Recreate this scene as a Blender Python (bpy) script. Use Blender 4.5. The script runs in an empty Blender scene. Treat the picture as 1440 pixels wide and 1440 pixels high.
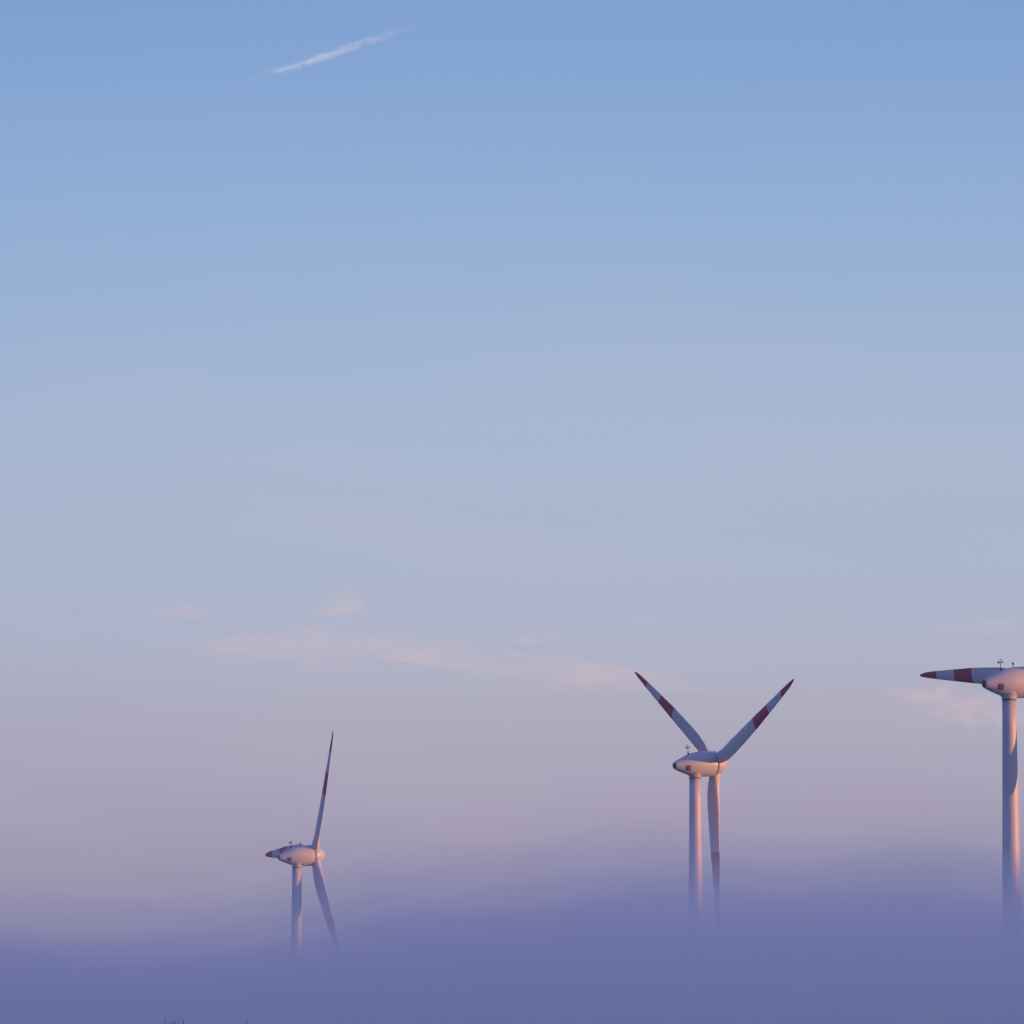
import bpy, bmesh, math, random
from mathutils import Vector, Matrix, noise

random.seed(11)
PI = math.pi
R_ = math.radians
sc = bpy.context.scene
col = sc.collection

# ------------------------------------------------------------------ helpers
def link_mesh(name, bm, mats, parent=None, smooth=True):
    me = bpy.data.meshes.new(name)
    bmesh.ops.recalc_face_normals(bm, faces=bm.faces[:])
    bm.to_mesh(me); bm.free()
    for m in (mats if isinstance(mats, (list, tuple)) else [mats]):
        me.materials.append(m)
    if smooth:
        for p in me.polygons:
            p.use_smooth = True
    o = bpy.data.objects.new(name, me)
    col.objects.link(o)
    if parent is not None:
        o.parent = parent
    return o

def tag(o, label=None, cat=None, group=None, kind=None):
    if label: o['label'] = label
    if cat: o['category'] = cat
    if group: o['group'] = group
    if kind: o['kind'] = kind
    return o

def add_rings(bm, rings, cap0=True, cap1=True, mats=None):
    vr = [[bm.verts.new(p) for p in r] for r in rings]
    n = len(rings[0])
    for i in range(len(vr) - 1):
        for k in range(n):
            f = bm.faces.new((vr[i][k], vr[i][(k+1) % n], vr[i+1][(k+1) % n], vr[i+1][k]))
            if mats: f.material_index = mats[i]
    if cap0: bm.faces.new(vr[0][::-1]).material_index = mats[0] if mats else 0
    if cap1: bm.faces.new(vr[-1]).material_index = mats[-1] if mats else 0
    return vr

def lathe_x(bm, prof, n=48, cap0=True, cap1=True):
    rings = [[(x, r*math.cos(2*PI*k/n), r*math.sin(2*PI*k/n)) for k in range(n)] for x, r in prof]
    return add_rings(bm, rings, cap0, cap1)

def lathe_z(bm, prof, n=48, cx=0, cy=0, cap0=True, cap1=True):
    rings = [[(cx+r*math.cos(2*PI*k/n), cy+r*math.sin(2*PI*k/n), z) for k in range(n)] for z, r in prof]
    return add_rings(bm, rings, cap0, cap1)

def tube(bm, pts, radii, n=6):
    pts = [Vector(p) for p in pts]
    rings = []
    for i, p in enumerate(pts):
        d = (pts[min(i+1, len(pts)-1)] - pts[max(i-1, 0)]).normalized()
        u = d.cross(Vector((0.31, 0.9, 0.22))).normalized()
        v = d.cross(u)
        rings.append([tuple(p + radii[i]*(u*math.cos(2*PI*k/n) + v*math.sin(2*PI*k/n))) for k in range(n)])
    add_rings(bm, rings)

def box(bm, c, s):
    x, y, z = c; a, b, d = s[0]/2, s[1]/2, s[2]/2
    add_rings(bm, [[(x-a, y-b, z-d), (x+a, y-b, z-d), (x+a, y+b, z-d), (x-a, y+b, z-d)],
                   [(x-a, y-b, z+d), (x+a, y-b, z+d), (x+a, y+b, z+d), (x-a, y+b, z+d)]])

def lerp_tab(tab, x):
    if x <= tab[0][0]: return tab[0][1]
    for (a, va), (b, vb) in zip(tab, tab[1:]):
        if x <= b:
            t = (x-a)/(b-a); t = t*t*(3-2*t)*0.5 + t*0.5
            return va + (vb-va)*t
    return tab[-1][1]

# ------------------------------------------------------------------ camera
F_PX = 6757.0                      # focal length in pixels of a 1440 px wide frame
EYE = Vector((0, 0, 1.7))
PITCH = math.atan(835.0 / F_PX)    # the eye-level horizon lies just under the frame
cam_d = bpy.data.cameras.new("camera")
cam_d.sensor_width = 36.0
cam_d.lens = 36.0 * F_PX / 1440.0
cam_d.clip_start = 0.5
cam_d.clip_end = 300000.0
cam = bpy.data.objects.new("camera", cam_d)
cam.location = EYE
cam.rotation_euler = (PI/2 + PITCH, 0, 0)
col.objects.link(cam)
sc.camera = cam

def at(u, v, depth):
    """world point seen at photo pixel (u, v), at this depth along the view axis"""
    cx, cy = (u-720)/F_PX, -(v-720)/F_PX
    up = Vector((0, -math.sin(PITCH), math.cos(PITCH)))
    fw = Vector((0, math.cos(PITCH), math.sin(PITCH)))
    return EYE + depth*(fw + cx*Vector((1, 0, 0)) + cy*up)

# ------------------------------------------------------------------ light and sky
SUN_EL, SUN_AZ = R_(3.0), R_(103.5)        # azimuth clockwise from the view axis (+Y)
sdir = Vector((math.sin(SUN_AZ)*math.cos(SUN_EL), math.cos(SUN_AZ)*math.cos(SUN_EL), math.sin(SUN_EL)))
sun_d = bpy.data.lights.new("sun", 'SUN')
sun_d.energy = 5.0
sun_d.angle = R_(0.5)
sun_d.color = (1.0, 0.38, 0.12)
sun = bpy.data.objects.new("sun", sun_d)
sun.rotation_euler = sdir.to_track_quat('Z', 'Y').to_euler()
sun.location = (300, -100, 200)
col.objects.link(sun)

world = bpy.data.worlds.new("World")
sc.world = world
world.use_nodes = True
nt = world.node_tree
nt.nodes.clear()
wo = nt.nodes.new('ShaderNodeOutputWorld')
bg = nt.nodes.new('ShaderNodeBackground')
sky = nt.nodes.new('ShaderNodeTexSky')
sky.sky_type = 'NISHITA'
sky.sun_disc = False
sky.sun_elevation = SUN_EL
sky.sun_rotation = SUN_AZ
sky.altitude = 200
sky.air_density = 1.0
sky.dust_density = 1.0
sky.ozone_density = 1.5
bg.inputs['Strength'].default_value = 0.1
# twilight airlight by height above the horizon (the sky model lacks it at dawn): rosy low down, blue above
tc = nt.nodes.new('ShaderNodeTexCoord')
sep = nt.nodes.new('ShaderNodeSeparateXYZ')
ramp = nt.nodes.new('ShaderNodeValToRGB')
nt.links.new(tc.outputs['Generated'], sep.inputs[0])
TINT = [  # (sin elevation, rgb)
    (0.0000, (0.1642, 0.1698, 0.3774)),
    (0.0377, (0.1642, 0.1698, 0.3774)),
    (0.0525, (0.1995, 0.1892, 0.3886)),
    (0.0672, (0.2491, 0.2231, 0.4128)),
    (0.0819, (0.2781, 0.2591, 0.4328)),
    (0.0965, (0.2916, 0.302, 0.4839)),
    (0.1110, (0.2858, 0.3161, 0.4996)),
    (0.1255, (0.2877, 0.3246, 0.5066)),
    (0.1399, (0.2797, 0.3347, 0.5219)),
    (0.1543, (0.2559, 0.3274, 0.5325)),
    (0.1685, (0.2273, 0.3143, 0.531)),
    (0.1826, (0.2026, 0.3036, 0.5367)),
    (0.1966, (0.1777, 0.2813, 0.5298)),
    (0.2105, (0.1548, 0.2605, 0.5235)),
    (0.2243, (0.1398, 0.2396, 0.5105)),
    (0.3420, (0.175, 0.23, 0.61)),
    (0.5736, (0.175, 0.19, 0.57)),
    (0.8660, (0.165, 0.17, 0.51)),
    (1.0000, (0.155, 0.16, 0.48)),
]
rmax = max(max(c) for _, c in TINT)
sq = nt.nodes.new('ShaderNodeMath'); sq.operation = 'POWER'; sq.inputs[1].default_value = 0.5; sq.use_clamp = True
nt.links.new(sep.outputs[2], sq.inputs[0])
nt.links.new(sq.outputs[0], ramp.inputs[0])
cr = ramp.color_ramp
cr.interpolation = 'LINEAR'
while len(cr.elements) < len(TINT):
    cr.elements.new(0.5)
for e, (s, c) in zip(cr.elements, TINT):
    e.position = math.sqrt(s)
    e.color = (c[0]/rmax, c[1]/rmax, c[2]/rmax, 1)
mul = nt.nodes.new('ShaderNodeVectorMath'); mul.operation = 'SCALE'; mul.inputs['Scale'].default_value = rmax*10.0
# the airlight is dimmer on the side away from the sun
dot = nt.nodes.new('ShaderNodeVectorMath'); dot.operation = 'DOT_PRODUCT'; dot.inputs[1].default_value = sdir
nt.links.new(tc.outputs['Generated'], dot.inputs[0])
mr = nt.nodes.new('ShaderNodeMapRange'); mr.interpolation_type = 'SMOOTHSTEP'
mr.inputs['From Min'].default_value = -1.0; mr.inputs['From Max'].default_value = -0.18
mr.inputs['To Min'].default_value = 0.0; mr.inputs['To Max'].default_value = 1.0
nt.links.new(dot.outputs['Value'], mr.inputs['Value'])
# bluish earth shadow opposite the sun
away = nt.nodes.new('ShaderNodeMix'); away.data_type = 'RGBA'
away.inputs[6].default_value = (0.08, 0.30, 0.85, 1); away.inputs[7].default_value = (1, 1, 1, 1)
nt.links.new(mr.outputs[0], away.inputs[0])
mul2 = nt.nodes.new('ShaderNodeVectorMath'); mul2.operation = 'MULTIPLY'
nt.links.new(away.outputs[2], mul2.inputs[1])
add = nt.nodes.new('ShaderNodeVectorMath'); add.operation = 'ADD'
nt.links.new(ramp.outputs[0], mul.inputs[0])
nt.links.new(sky.outputs[0], add.inputs[0])
nt.links.new(mul.outputs[0], mul2.inputs[0])
nt.links.new(mul2.outputs[0], add.inputs[1])

# cirrus, a short vapour trail and uneven thin haze, laid over the sky by bearing and height (degrees)
def math_node(op, a, b=None, c=None, clamp=False):
    n = nt.nodes.new('ShaderNodeMath'); n.operation = op; n.use_clamp = clamp
    for i, v in enumerate((a, b, c)):
        if v is None: continue
        if hasattr(v, 'links'): nt.links.new(v, n.inputs[i])
        else: n.inputs[i].default_value = v
    return n.outputs[0]
DEG = 180.0/PI
bearing = math_node('MULTIPLY', math_node('ARCTAN2', sep.outputs[0], sep.outputs[1]), DEG)
height = math_node('MULTIPLY', math_node('ARCSINE', sep.outputs[2]), DEG)
comb = nt.nodes.new('ShaderNodeCombineXYZ')
nt.links.new(bearing, comb.inputs[0]); nt.links.new(height, comb.inputs[1])

def noise_node(rot, scale, detail, rough, dist, off=0.0):
    mp = nt.nodes.new('ShaderNodeMapping'); mp.vector_type = 'TEXTURE'
    mp.inputs['Rotation'].default_value = (0, 0, R_(rot)); mp.inputs['Scale'].default_value = (scale[0], scale[1], 1)
    mp.inputs['Location'].default_value = (off, off*0.37, 0)
    nt.links.new(comb.outputs[0], mp.inputs[0])
    nz = nt.nodes.new('ShaderNodeTexNoise'); nz.inputs['Scale'].default_value = 1.0
    nz.inputs['Detail'].default_value = detail; nz.inputs['Roughness'].default_value = rough; nz.inputs['Distortion'].default_value = dist
    nt.links.new(mp.outputs[0], nz.inputs['Vector'])
    return nz.outputs[0]

def smooth_node(v, lo, hi, to=1.0):
    n = nt.nodes.new('ShaderNodeMapRange'); n.interpolation_type = 'SMOOTHSTEP'
    n.inputs['From Min'].default_value = lo; n.inputs['From Max'].default_value = hi
    n.inputs['To Min'].default_value = 0.0; n.inputs['To Max'].default_value = to
    nt.links.new(v, n.inputs['Value'])
    return n.outputs[0]

def bear(px):
    d = (at(px[0], px[1], 1.0) - EYE).normalized()
    return math.degrees(math.atan2(d.x, d.y)), math.degrees(math.asin(d.z))
PXD = DEG/F_PX

def wisp(px, size, ang, nz, strength, power=0.55):
    """elongated soft patch, its edge torn by the noise nz; returns a mask"""
    b_, h_ = bear(px)
    mp = nt.nodes.new('ShaderNodeMapping'); mp.vector_type = 'TEXTURE'
    mp.inputs['Location'].default_value = (b_, h_, 0)
    mp.inputs['Rotation'].default_value = (0, 0, R_(ang))
    mp.inputs['Scale'].default_value = (size[0]/2*PXD, size[1]/2*PXD, 1)
    nt.links.new(comb.outputs[0], mp.inputs[0])
    ln = nt.nodes.new('ShaderNodeVectorMath'); ln.operation = 'LENGTH'
    nt.links.new(mp.outputs[0], ln.inputs[0])
    f = math_node('SUBTRACT', 1.0, ln.outputs['Value'], clamp=True)
    torn = math_node('ADD', f, math_node('MULTIPLY_ADD', nz, 2.4, -1.2))
    return math_node('MULTIPLY', smooth_node(torn, 0.05, 1.15, strength), smooth_node(f, 0.0, power))

n_low = noise_node(-4, (1.1, 0.16), 6, 0.62, 0.5, 1.3)
n_puff = noise_node(12, (0.35, 0.20), 6, 0.6, 0.8, 7.7)
n_trail = noise_node(19, (0.22, 0.075), 6, 0.6, 0.7, 3.1)
masks = [wisp((430, 908), (500, 88), -2, n_low, 0.38), wisp((690, 932), (640, 74), -4, n_low, 0.32),
         wisp((252, 859), (170, 38), 2, n_puff, 0.33), wisp((484, 850), (84, 72), 30, n_puff, 0.40),
         wisp((455, 862), (130, 26), 6, n_puff, 0.20), wisp((742, 900), (150, 24), 0, n_low, 0.36),
         wisp((1370, 884), (230, 34), 1, n_low, 0.42), wisp((1380, 1000), (310, 80), -13, n_puff, 0.54),
         wisp((1290, 972), (150, 46), -8, n_low, 0.34), wisp((860, 955), (420, 64), -3, n_low, 0.24)]
tot = masks[0]
for m_ in masks[1:]:
    tot = math_node('ADD', tot, m_, clamp=True)
trail = math_node('ADD', wisp((466, 75), (370, 24), 18.4, n_trail, 0.36, 0.8), wisp((440, 84), (250, 14), 18.6, n_trail, 0.16, 0.8), wisp((505, 63), (170, 22), 18.0, n_trail, 0.26, 0.6), clamp=True)
# thin uneven veil, stronger low down, everywhere round the horizon
veil_n = noise_node(-3, (5.5, 1.3), 4, 0.5, 0.3, 11.0)
veil = math_node('MULTIPLY', smooth_node(veil_n, 0.35, 0.75, 0.14), smooth_node(math_node('SUBTRACT', 14.0, height), 0.0, 8.0))

def over(under, fac, colour):
    m = nt.nodes.new('ShaderNodeMix'); m.data_type = 'RGBA'
    nt.links.new(fac, m.inputs[0]); nt.links.new(under, m.inputs[6]); m.inputs[7].default_value = (*[10*c for c in colour], 1)
    return m.outputs[2]
sky_out = over(add.outputs[0], veil, (0.52, 0.47, 0.55))
sky_out = over(sky_out, tot, (0.62, 0.49, 0.53))
sky_out = over(sky_out, trail, (0.62, 0.62, 0.76))
nt.links.new(sky_out, bg.inputs[0])
nt.links.new(bg.outputs[0], wo.inputs[0])

# ------------------------------------------------------------------ materials
def paint(name, c, rough=0.45, var=0.06, scale=0.6, stretch=(1, 1, 1)):
    m = bpy.data.materials.new(name); m.use_nodes = True
    t = m.node_tree; b = t.nodes['Principled BSDF']
    b.inputs['Roughness'].default_value = rough
    co = t.nodes.new('ShaderNodeTexCoord'); mp = t.nodes.new('ShaderNodeMapping')
    mp.inputs['Scale'].default_value = stretch
    nz = t.nodes.new('ShaderNodeTexNoise'); nz.inputs['Scale'].default_value = scale; nz.inputs['Detail'].default_value = 6
    mx = t.nodes.new('ShaderNodeMix'); mx.data_type = 'RGBA'
    mx.inputs[6].default_value = (*[v*(1-var) for v in c], 1)
    mx.inputs[7].default_value = (*[min(1, v*(1+var)) for v in c], 1)
    t.links.new(co.outputs['Object'], mp.inputs[0]); t.links.new(mp.outputs[0], nz.inputs['Vector'])
    t.links.new(nz.outputs[0], mx.inputs[0]); t.links.new(mx.outputs[2], b.inputs['Base Color'])
    return m

M_WHITE = paint("white_gelcoat", (0.46, 0.465, 0.485), 0.4, 0.05, 0.5)
M_TOWER = paint("white_tower_paint", (0.45, 0.455, 0.475), 0.5, 0.06, 0.4, (1, 1, 0.12))
M_RED = paint("red_band_paint", (0.36, 0.07, 0.10), 0.45, 0.08, 0.7)
M_DARK = paint("dark_metal", (0.03, 0.03, 0.035), 0.6, 0.2, 2.0)
M_GRILLE = paint("dark_grille", (0.14, 0.13, 0.15), 0.7, 0.3, 6.0)
M_SEAM = paint("seam_rubber", (0.06, 0.05, 0.05), 0.7, 0.1, 3.0)
M_LAMP = paint("red_lamp_glass", (0.30, 0.03, 0.03), 0.2, 0.1, 3.0)
M_STALK = paint("dry_stalk", (0.035, 0.032, 0.022), 0.8, 0.3, 20.0)
M_GRASS = paint("meadow_grass", (0.16, 0.14, 0.10), 0.9, 0.35, 3.0)

def volume_mat(name, density, color, aniso=0.0):
    m = bpy.data.materials.new(name); m.use_nodes = True
    t = m.node_tree; t.nodes.clear()
    out = t.nodes.new('ShaderNodeOutputMaterial'); v = t.nodes.new('ShaderNodeVolumePrincipled')
    v.inputs['Color'].default_value = (*color, 1)
    v.inputs['Density'].default_value = density
    v.inputs['Anisotropy'].default_value = aniso
    t.links.new(v.outputs[0], out.inputs['Volume'])
    return m, t, v

# ------------------------------------------------------------------ wind turbines
RIDGE_H = 100.0
ROTOR_R = 36.6
OVERHANG = 4.75
CHORD = [(0.045, 2.2), (0.08, 2.35), (0.13, 2.95), (0.20, 3.35), (0.27, 3.35), (0.38, 3.1), (0.508, 2.8),
         (0.675, 2.15), (0.84, 1.5), (0.94, 1.0), (0.98, 0.6), (1.0, 0.14)]
THICK = [(0.045, 1.0), (0.07, 0.8), (0.12, 0.5), (0.2, 0.36), (0.35, 0.26), (0.6, 0.20), (1.0, 0.16)]
TWIST = [(0.045, 10), (0.12, 9.5), (0.25, 7), (0.45, 3.5), (0.7, 1), (1.0, -1)]

def airfoil(c, t, blend, n=26):
    """section: leading edge at +x, trailing edge at -x, y is thickness; blend 1 = circle"""
    pts = []
    for k in range(n):
        a = 2*PI*k/n
        xs = 0.5*(1+math.cos(a))                       # 1 = leading edge
        q = 1-xs
        th = 5*t*(0.2969*math.sqrt(max(q, 0)) - 0.126*q - 0.3516*q*q + 0.2843*q**3 - 0.1036*q**4)
        y = th*(1 if math.sin(a) >= 0 else -1) + 0.03*4*q*(1-q)
        fx, fy = c*(0.30-q), c*y
        r = c/2
        cx, cy = r*math.cos(a), r*math.sin(a)
        pts.append((fx*(1-blend)+cx*blend, fy*(1-blend)+cy*blend))
    return pts

def make_blade(parent):
    bm = bmesh.new()
    fr = sorted(set([0.045, 0.055, 0.07, 0.085, 0.1, 0.12, 0.15, 0.18, 0.22, 0.27, 0.33, 0.40, 0.46, 0.508, 0.55, 0.61,
                     0.675, 0.73, 0.78, 0.84, 0.89, 0.94, 0.965, 0.985, 1.0]))
    rings, mats = [], []
    for f in fr:
        c = lerp_tab(CHORD, f); t = lerp_tab(THICK, f); tw = -R_(lerp_tab(TWIST, f))
        bl = max(0.0, min(1.0, (0.13-f)/0.075))
        ring = []
        for x, y in airfoil(c, t, bl):
            ring.append((x*math.cos(tw)-y*math.sin(tw), x*math.sin(tw)+y*math.cos(tw), f*ROTOR_R))
        rings.append(ring)
    for a, b in zip(fr, fr[1:]):
        mid = (a+b)/2
        mats.append(1 if (mid > 0.84 or 0.508 < mid < 0.675) else 0)
    add_rings(bm, rings, mats=mats)
    b = link_mesh("blade", bm, [M_WHITE, M_RED], parent)
    bm = bmesh.new()
    lathe_z(bm, [(0.0445*ROTOR_R, 1.16), (0.0445*ROTOR_R+0.14, 1.16)], 40)
    link_mesh("root_collar", bm, M_SEAM, b)
    return b

NAC = [(-9.75, 0.70), (-9.6, 0.80), (-9.2, 1.00), (-8.4, 1.36), (-7.5, 1.74), (-6.6, 2.08), (-5.6, 2.36), (-4.5, 2.55),
       (-3.3, 2.65), (-2.0, 2.69), (-0.85, 2.67), (-0.72, 2.64)]
SPIN = [(-0.55, 2.61), (-0.2, 2.59), (0.3, 2.50), (0.8, 2.32), (1.3, 2.04), (1.8, 1.66), (2.2, 1.26), (2.55, 0.82), (2.78, 0.40), (2.86, 0.10)]

def rad_at(x):
    for (a, ra), (b, rb) in zip(NAC, NAC[1:]):
        if a <= x <= b: return ra+(rb-ra)*(x-a)/(b-a)
    return 1.0

def make_turbine():
    root = bpy.data.objects.new("wind_turbine", None)
    col.objects.link(root)
    # tower: origin at the base; height set per turbine through its own mesh
    nac = None
    bm = bmesh.new(); lathe_x(bm, NAC, 64)
    nac = link_mesh("nacelle", bm, M_WHITE, root)
    # rear grille disc
    bm = bmesh.new(); lathe_x(bm, [(-9.84, 0.60), (-9.80, 0.66), (-9.70, 0.66)], 32)
    link_mesh("tail_grille", bm, M_GRILLE, nac)
    # side vent: curved patch on the flank, one on each side
    for s in (-1, 1):
        bm = bmesh.new()
        rows = []
        for off in (0.05, -0.05):
            g = []
            for i in range(7):
                x = -7.85 + 0.95*i/6
                row = []
                for j in range(7):
                    a = R_(-6 - 34*j/6)
                    r = rad_at(x)+off
                    row.append(bm.verts.new((x, s*r*math.cos(a), r*math.sin(a))))
                g.append(row)
            rows.append(g)
        for g in rows:
            for i in range(6):
                for j in range(6):
                    bm.faces.new((g[i][j], g[i+1][j], g[i+1][j+1], g[i][j+1]))
        A, B = rows
        for i in range(6):
            bm.faces.new((A[i][0], A[i+1][0], B[i+1][0], B[i][0]))
            bm.faces.new((A[i][6], A[i+1][6], B[i+1][6], B[i][6]))
            bm.faces.new((A[0][i], A[0][i+1], B[0][i+1], B[0][i]))
            bm.faces.new((A[6][i], A[6][i+1], B[6][i+1], B[6][i]))
        link_mesh("side_vent", bm, M_GRILLE, nac)
    # roof hatch rail, weather mast and warning lamp
    bm = bmesh.new()
    z0 = rad_at(-6.1)-0.05
    tube(bm, [(-6.1, 0.15, z0), (-6.1, 0.15, z0+1.75)], [0.065, 0.05], 8)
    tube(bm, [(-6.1, -0.5, z0+1.3), (-6.1, 0.8, z0+1.3)], [0.04, 0.04], 6)
    tube(bm, [(-6.5, 0.15, z0+1.3), (-5.75, 0.15, z0+1.3)], [0.04, 0.04], 6)
    for p in ((-6.1, -0.5), (-6.1, 0.8)):
        lathe_z(bm, [(z0+1.22, 0.05), (z0+1.40, 0.11), (z0+1.55, 0.09), (z0+1.62, 0.03)], 10, p[0], p[1])
    box(bm, (-6.48, 0.15, z0+1.36), (0.34, 0.05, 0.28))
    lathe_z(bm, [(z0+1.70, 0.05), (z0+1.78, 0.12), (z0+1.92, 0.10), (z0+1.98, 0.02)], 10, -6.1, 0.15)
    box(bm, (-6.1, 0.15, z0+0.2), (0.3, 0.3, 0.3))
    link_mesh("weather_mast", bm, M_DARK, nac)
    bm = bmesh.new()
    z1 = rad_at(-3.5)-0.04
    tube(bm, [(-3.5, 0.3, z1), (-3.5, 0.3, z1+0.55)], [0.06, 0.06], 8)
    lathe_z(bm, [(z1+0.50, 0.10), (z1+0.54, 0.17), (z1+0.78, 0.17), (z1+0.90, 0.08)], 14, -3.5, 0.3)
    link_mesh("warning_lamp", bm, M_LAMP, nac)
    # dark generator gap ring, then the spinner
    bm = bmesh.new(); lathe_x(bm, [(-0.80, 2.50), (-0.45, 2.50)], 64)
    link_mesh("generator_ring", bm, M_SEAM, nac)
    bm = bmesh.new(); lathe_x(bm, SPIN, 64)
    link_mesh("spinner", bm, M_WHITE, root)
    for k in range(3):
        make_blade(root)
    return root

def make_tower(hub_h, root):
    top = hub_h-3.35
    bm = bmesh.new()
    prof = []
    N = 16
    for i in range(N+1):
        t = i/N
        prof.append((top*t - (0.5 if i == 0 else 0), 1.18 + 1.05*(1-t)**1.25))
    vr = lathe_z(bm, prof, 64)
    tw = link_mesh("tower", bm, M_TOWER, root)
    bm = bmesh.new()   # bolted flange line and flared yaw neck up into the nacelle
    lathe_z(bm, [(top-0.02, 1.235), (top+0.10, 1.235)], 64)
    link_mesh("flange", bm, M_SEAM, tw)
    bm = bmesh.new()
    lathe_z(bm, [(top+0.08, 1.19), (top+0.45, 1.26), (top+0.8, 1.46), (top+1.1, 1.75), (top+1.6, 1.9)], 64)
    link_mesh("yaw_neck", bm, M_TOWER, tw)
    bm = bmesh.new()   # door and steps at the foot, facing the camera side
    box(bm, (0, -2.2, 2.2), (1.0, 0.3, 2.2))
    link_mesh("door", bm, M_DARK, tw)
    return tw

def copy_tree(o, parent=None):
    c = o.copy(); col.objects.link(c); c.parent = parent
    for ch in [x for x in bpy.data.objects if x.parent == o]:
        copy_tree(ch, c)
    return c

def pose(root, hub_px, depth, psi, tilt, alpha, pitch, broad=1.0):
    """psi: rotor axis from the picture plane towards the far side; alpha: first blade from vertical; pitch: of the blades"""
    hub = at(hub_px[0], hub_px[1], depth)
    c, s = math.cos(R_(psi)), math.sin(R_(psi))
    root.location = (hub.x - c*OVERHANG, hub.y - s*OVERHANG, 0)
    root.rotation_euler = (0, 0, R_(psi))
    make_tower(hub.z, root)
    head = Matrix.Translation((OVERHANG, 0, hub.z)) @ Matrix.Rotation(-R_(tilt), 4, 'Y')
    k = 0
    for ch in [x for x in bpy.data.objects if x.parent == root]:
        stem = ch.name.split('.')[0]
        if stem in ("nacelle", "spinner"):
            ch.matrix_local = head
        elif stem == "blade":
            a = R_(alpha + 120*k); k += 1
            d = Vector((0, math.sin(a), math.cos(a)))
            t = Vector((0, math.cos(a), -math.sin(a)))
            b = R_(pitch)
            lead = (math.cos(b)*t + math.sin(b)*Vector((1, 0, 0))).normalized()
            y = d.cross(lead)
            m = Matrix((lead, y, d)).transposed().to_4x4()
            ch.matrix_local = head @ m @ Matrix.Diagonal((broad, 1, 1, 1))
    return hub

master = make_turbine()
kids = copy_tree(master), copy_tree(master)
G = "red and white tipped wind turbines rising out of the fog"
pose(master, (1004.8, 1073.2), 1000.0, 28.8, 5.0, 54.3, 5.0, 1.07)
tag(master, "wind turbine with two banded blades raised in a wide V and the third hanging down", "wind turbine", G)
pose(kids[0], (442, 1202.5), 1235.0, 22.9, 4.5, 87.5, 8.0, 1.28)
tag(kids[0], "smallest, farthest wind turbine, one blade seen edge-on pointing straight up", "wind turbine", G)
pose(kids[1], (1452, 959), 820.0, 26.5, 4.0, 83.8, 10.0)
tag(kids[1], "largest wind turbine, cut by the picture edge, one blade lying level behind its nacelle", "wind turbine", G)

# ------------------------------------------------------------------ ground
def ground_z(x, y):
    k = math.exp(-(((x+1.0)/9.0)**2 + ((y-26)/7.0)**2))
    n = noise.noise(Vector((x*0.11, y*0.11, 3.0)))
    near = math.exp(-((x/60)**2 + ((y-20)/60)**2))
    return 1.25*k + 0.10*n*near

def axis(lo, hi, fine_lo, fine_hi, fine, grow=1.35):
    v = [fine_lo]
    while v[-1] < fine_hi: v.append(v[-1]+fine)
    st = fine
    while v[-1] < hi: st *= grow; v.append(min(hi, v[-1]+st))
    st = fine; w = [fine_lo]
    while w[-1] > lo: st *= grow; w.append(max(lo, w[-1]-st))
    return w[:0:-1] + v

xs = axis(-9000, 9000, -30, 30, 1.0)
ys = axis(-3000, 15000, -5, 60, 1.0)
bm = bmesh.new()
gv = [[bm.verts.new((x, y, ground_z(x, y))) for x in xs] for y in ys]
for j in range(len(ys)-1):
    for i in range(len(xs)-1):
        bm.faces.new((gv[j][i], gv[j][i+1], gv[j+1][i+1], gv[j+1][i]))
tag(link_mesh("ground", bm, M_GRASS), "dark autumn meadow under the fog", "ground", kind="structure")

# grass: tufts of tall stalks on the near rise, only their tips reach into the picture
def stalk(bm, px, py_top, depth, w, lean=0.0, head=True):
    p = at(px, py_top, depth)
    x, y, zt = p
    zb = ground_z(x-lean, y)-0.03
    H = zt-zb
    pts, rr = [], []
    for i in range(9):
        t = i/8
        pts.append((x-lean*(1-t*t), y+0.04*math.sin(3*t+px), zb+H*t))
        r = 1.5*w*(0.55-0.2*t)
        if head and t > 0.70: r = w*(0.5+0.5*math.sin(PI*(t-0.70)/0.30*0.9))
        if i == 8: r = w*0.12
        rr.append(r)
    tube(bm, pts, rr, 6)

D_G = 26.0
def tuft(spec, extra, label):
    bm = bmesh.new()
    for px, py, w, ln in spec:
        stalk(bm, px, py, D_G + random.uniform(-0.12, 0.12), w, ln)
    x0 = sum(s[0] for s in spec)/len(spec)
    for k in range(extra):      # shorter blades round the foot
        stalk(bm, x0+random.gauss(0, 22), random.uniform(1470, 1600), D_G+random.uniform(-0.2, 0.2), random.uniform(0.003, 0.006),
              random.uniform(-0.15, 0.15), False)
    tag(link_mesh("grass_tuft", bm, M_STALK), label, "grass tuft", "grass stalks at the lower picture edge")

tuft([(232.3, 1433.5, 0.0050, 0.03), (238.2, 1435.8, 0.0056, 0.01), (242.6, 1434.6, 0.0066, -0.01), (247.0, 1434.8, 0.0066, -0.02),
      (252.4, 1435.0, 0.0045, 0.02), (257.6, 1432.6, 0.0056, -0.03)], 60,
     "bunch of six close dark grass stalks whose tips just enter the picture")
tuft([(348.0, 1434.5, 0.0045, 0.01)], 25, "single thin grass stalk standing alone beside the bunch of six")
tuft([(484.0, 1437.0, 0.0032, 0.02)], 25, "shortest faint grass tip below the distant turbine")

# ------------------------------------------------------------------ fog bank
def fog_top(x, y, seed, base, amp):
    n = noise.fractal(Vector((x/95.0+seed, y/420.0, seed*0.7)), 1.0, 2.0, 4)
    return base + amp*n
def smooth(a, b, x):
    t = max(0, min(1, (x-a)/(b-a))); return t*t*(3-2*t)

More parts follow.
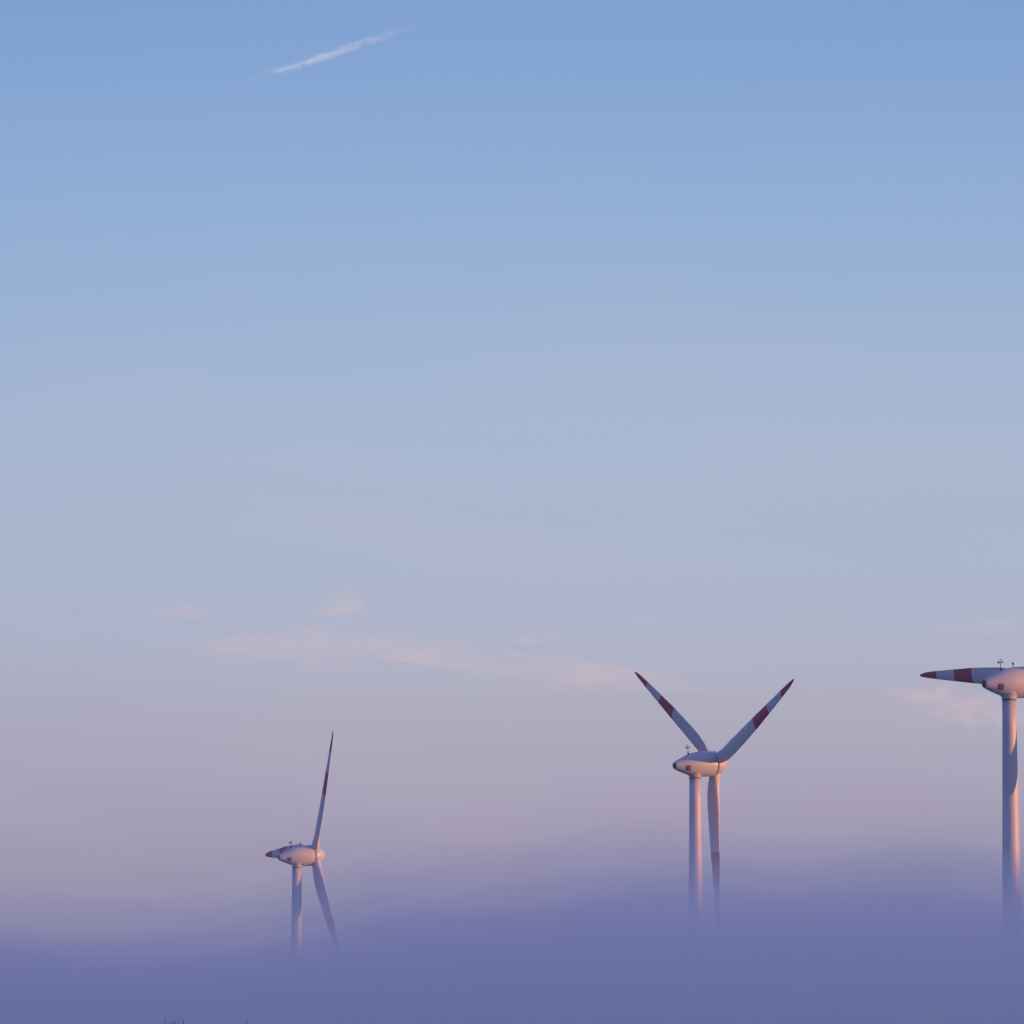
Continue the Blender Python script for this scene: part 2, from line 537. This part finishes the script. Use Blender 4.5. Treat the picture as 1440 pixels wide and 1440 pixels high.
def make_fog(name, y0, y1, h_fn, density, color, label):
    xs = axis(-2500, 2500, -170, 190, 6.0, 1.3)
    ys = axis(y0, 5200, y0, 1150, 12.0, 1.3)
    bm = bmesh.new()
    T = []
    for y in ys:
        row = []
        for x in xs:
            edge = smooth(y0-1, y1, y)
            far = 1-smooth(4200, 5200, y)
            side = 1-smooth(1500, 2500, abs(x))
            row.append(bm.verts.new((x, y, -0.5 + (h_fn(x, y)+0.5)*edge*far*side + 0.3)))
        T.append(row)
    B = [[bm.verts.new((x, y, -0.6)) for x in xs] for y in ys]
    nx, ny = len(xs), len(ys)
    for j in range(ny-1):
        for i in range(nx-1):
            bm.faces.new((T[j][i], T[j][i+1], T[j+1][i+1], T[j+1][i]))
            bm.faces.new((B[j][i], B[j+1][i], B[j+1][i+1], B[j][i+1]))
    for i in range(nx-1):
        bm.faces.new((T[0][i+1], T[0][i], B[0][i], B[0][i+1]))
        bm.faces.new((T[-1][i], T[-1][i+1], B[-1][i+1], B[-1][i]))
    for j in range(ny-1):
        bm.faces.new((T[j][0], T[j+1][0], B[j+1][0], B[j][0]))
        bm.faces.new((T[j+1][-1], T[j][-1], B[j][-1], B[j+1][-1]))
    m, _, _ = volume_mat(name, density, color)
    return tag(link_mesh(name, bm, m), label, "fog", kind="stuff")

# height of the bank's front over its bearing from the viewer: low on the left, swelling to the right
FOG_E = [(-900, 1250), (0, 1258), (150, 1260), (300, 1243), (420, 1212), (540, 1182), (720, 1168), (950, 1142),
         (1100, 1158), (1290, 1146), (1440, 1170), (2300, 1160)]
def h_base(x, y):
    px = 720 + F_PX*x/max(y, 330.0)
    v = lerp_tab(FOG_E, px)
    return 455.0*(1555-v)/F_PX + 1.7
def h_layer(k, amp, seed):
    def f(x, y):
        n = noise.fractal(Vector((x/42.0+seed, y/420.0, seed*1.3)), 1.0, 2.0, 4)
        return h_base(x, y)*k + amp*n
    return f
FOG_C = (1.0, 0.96, 0.95)
make_fog("fog", 330, 500, h_layer(0.80, 2.6, 1.7), 0.0078, FOG_C, "dense violet blue ground fog swallowing the turbine towers")
make_fog("fog", 330, 520, h_layer(0.95, 3.4, 4.1), 0.0034, FOG_C, "soft uneven middle layer of the violet fog bank")
make_fog("fog", 330, 540, h_layer(1.13, 4.2, 6.3), 0.0021, FOG_C, "soft uneven upper layer of the violet fog bank")
make_fog("fog", 330, 560, h_layer(1.36, 4.2, 7.7), 0.0010, FOG_C, "thin veil of mist trailing above the dense fog bank")

# ------------------------------------------------------------------ unseen ridge added towards the sun to keep the fog in shade
bm = bmesh.new()
NX, NY = 36, 60
hv = []
for j in range(NY+1):
    y = -2600 + 6800*j/NY
    row = []
    for i in range(NX+1):
        x = 560 + 1300*i/NX
        e = smooth(-2600, -1500, y)*(1-smooth(2600, 4200, y))
        prof = smooth(0, 0.42, i/NX)*(1-smooth(0.55, 1, i/NX))
        n = noise.fractal(Vector((x/400, y/500, 9.0)), 1.0, 2.0, 4)
        row.append(bm.verts.new((x, y, -1.0 + RIDGE_H*prof*e*(1+0.10*n))))
    hv.append(row)
for j in range(NY):
    for i in range(NX):
        bm.faces.new((hv[j][i], hv[j][i+1], hv[j+1][i+1], hv[j+1][i]))
tag(link_mesh("shade_ridge", bm, M_GRASS), "unseen ridge added on the sun side to shade the fog", "shade_ridge", kind="structure")

# ------------------------------------------------------------------ render settings
sc.render.engine = 'CYCLES'
sc.cycles.use_denoising = True
sc.cycles.volume_bounces = 24
sc.cycles.max_bounces = 24
sc.cycles.use_adaptive_sampling = True
sc.cycles.adaptive_threshold = 0.005
sc.view_settings.view_transform = 'Standard'
sc.view_settings.look = 'None'
sc.view_settings.exposure = 0.0
sc.view_settings.gamma = 1.0
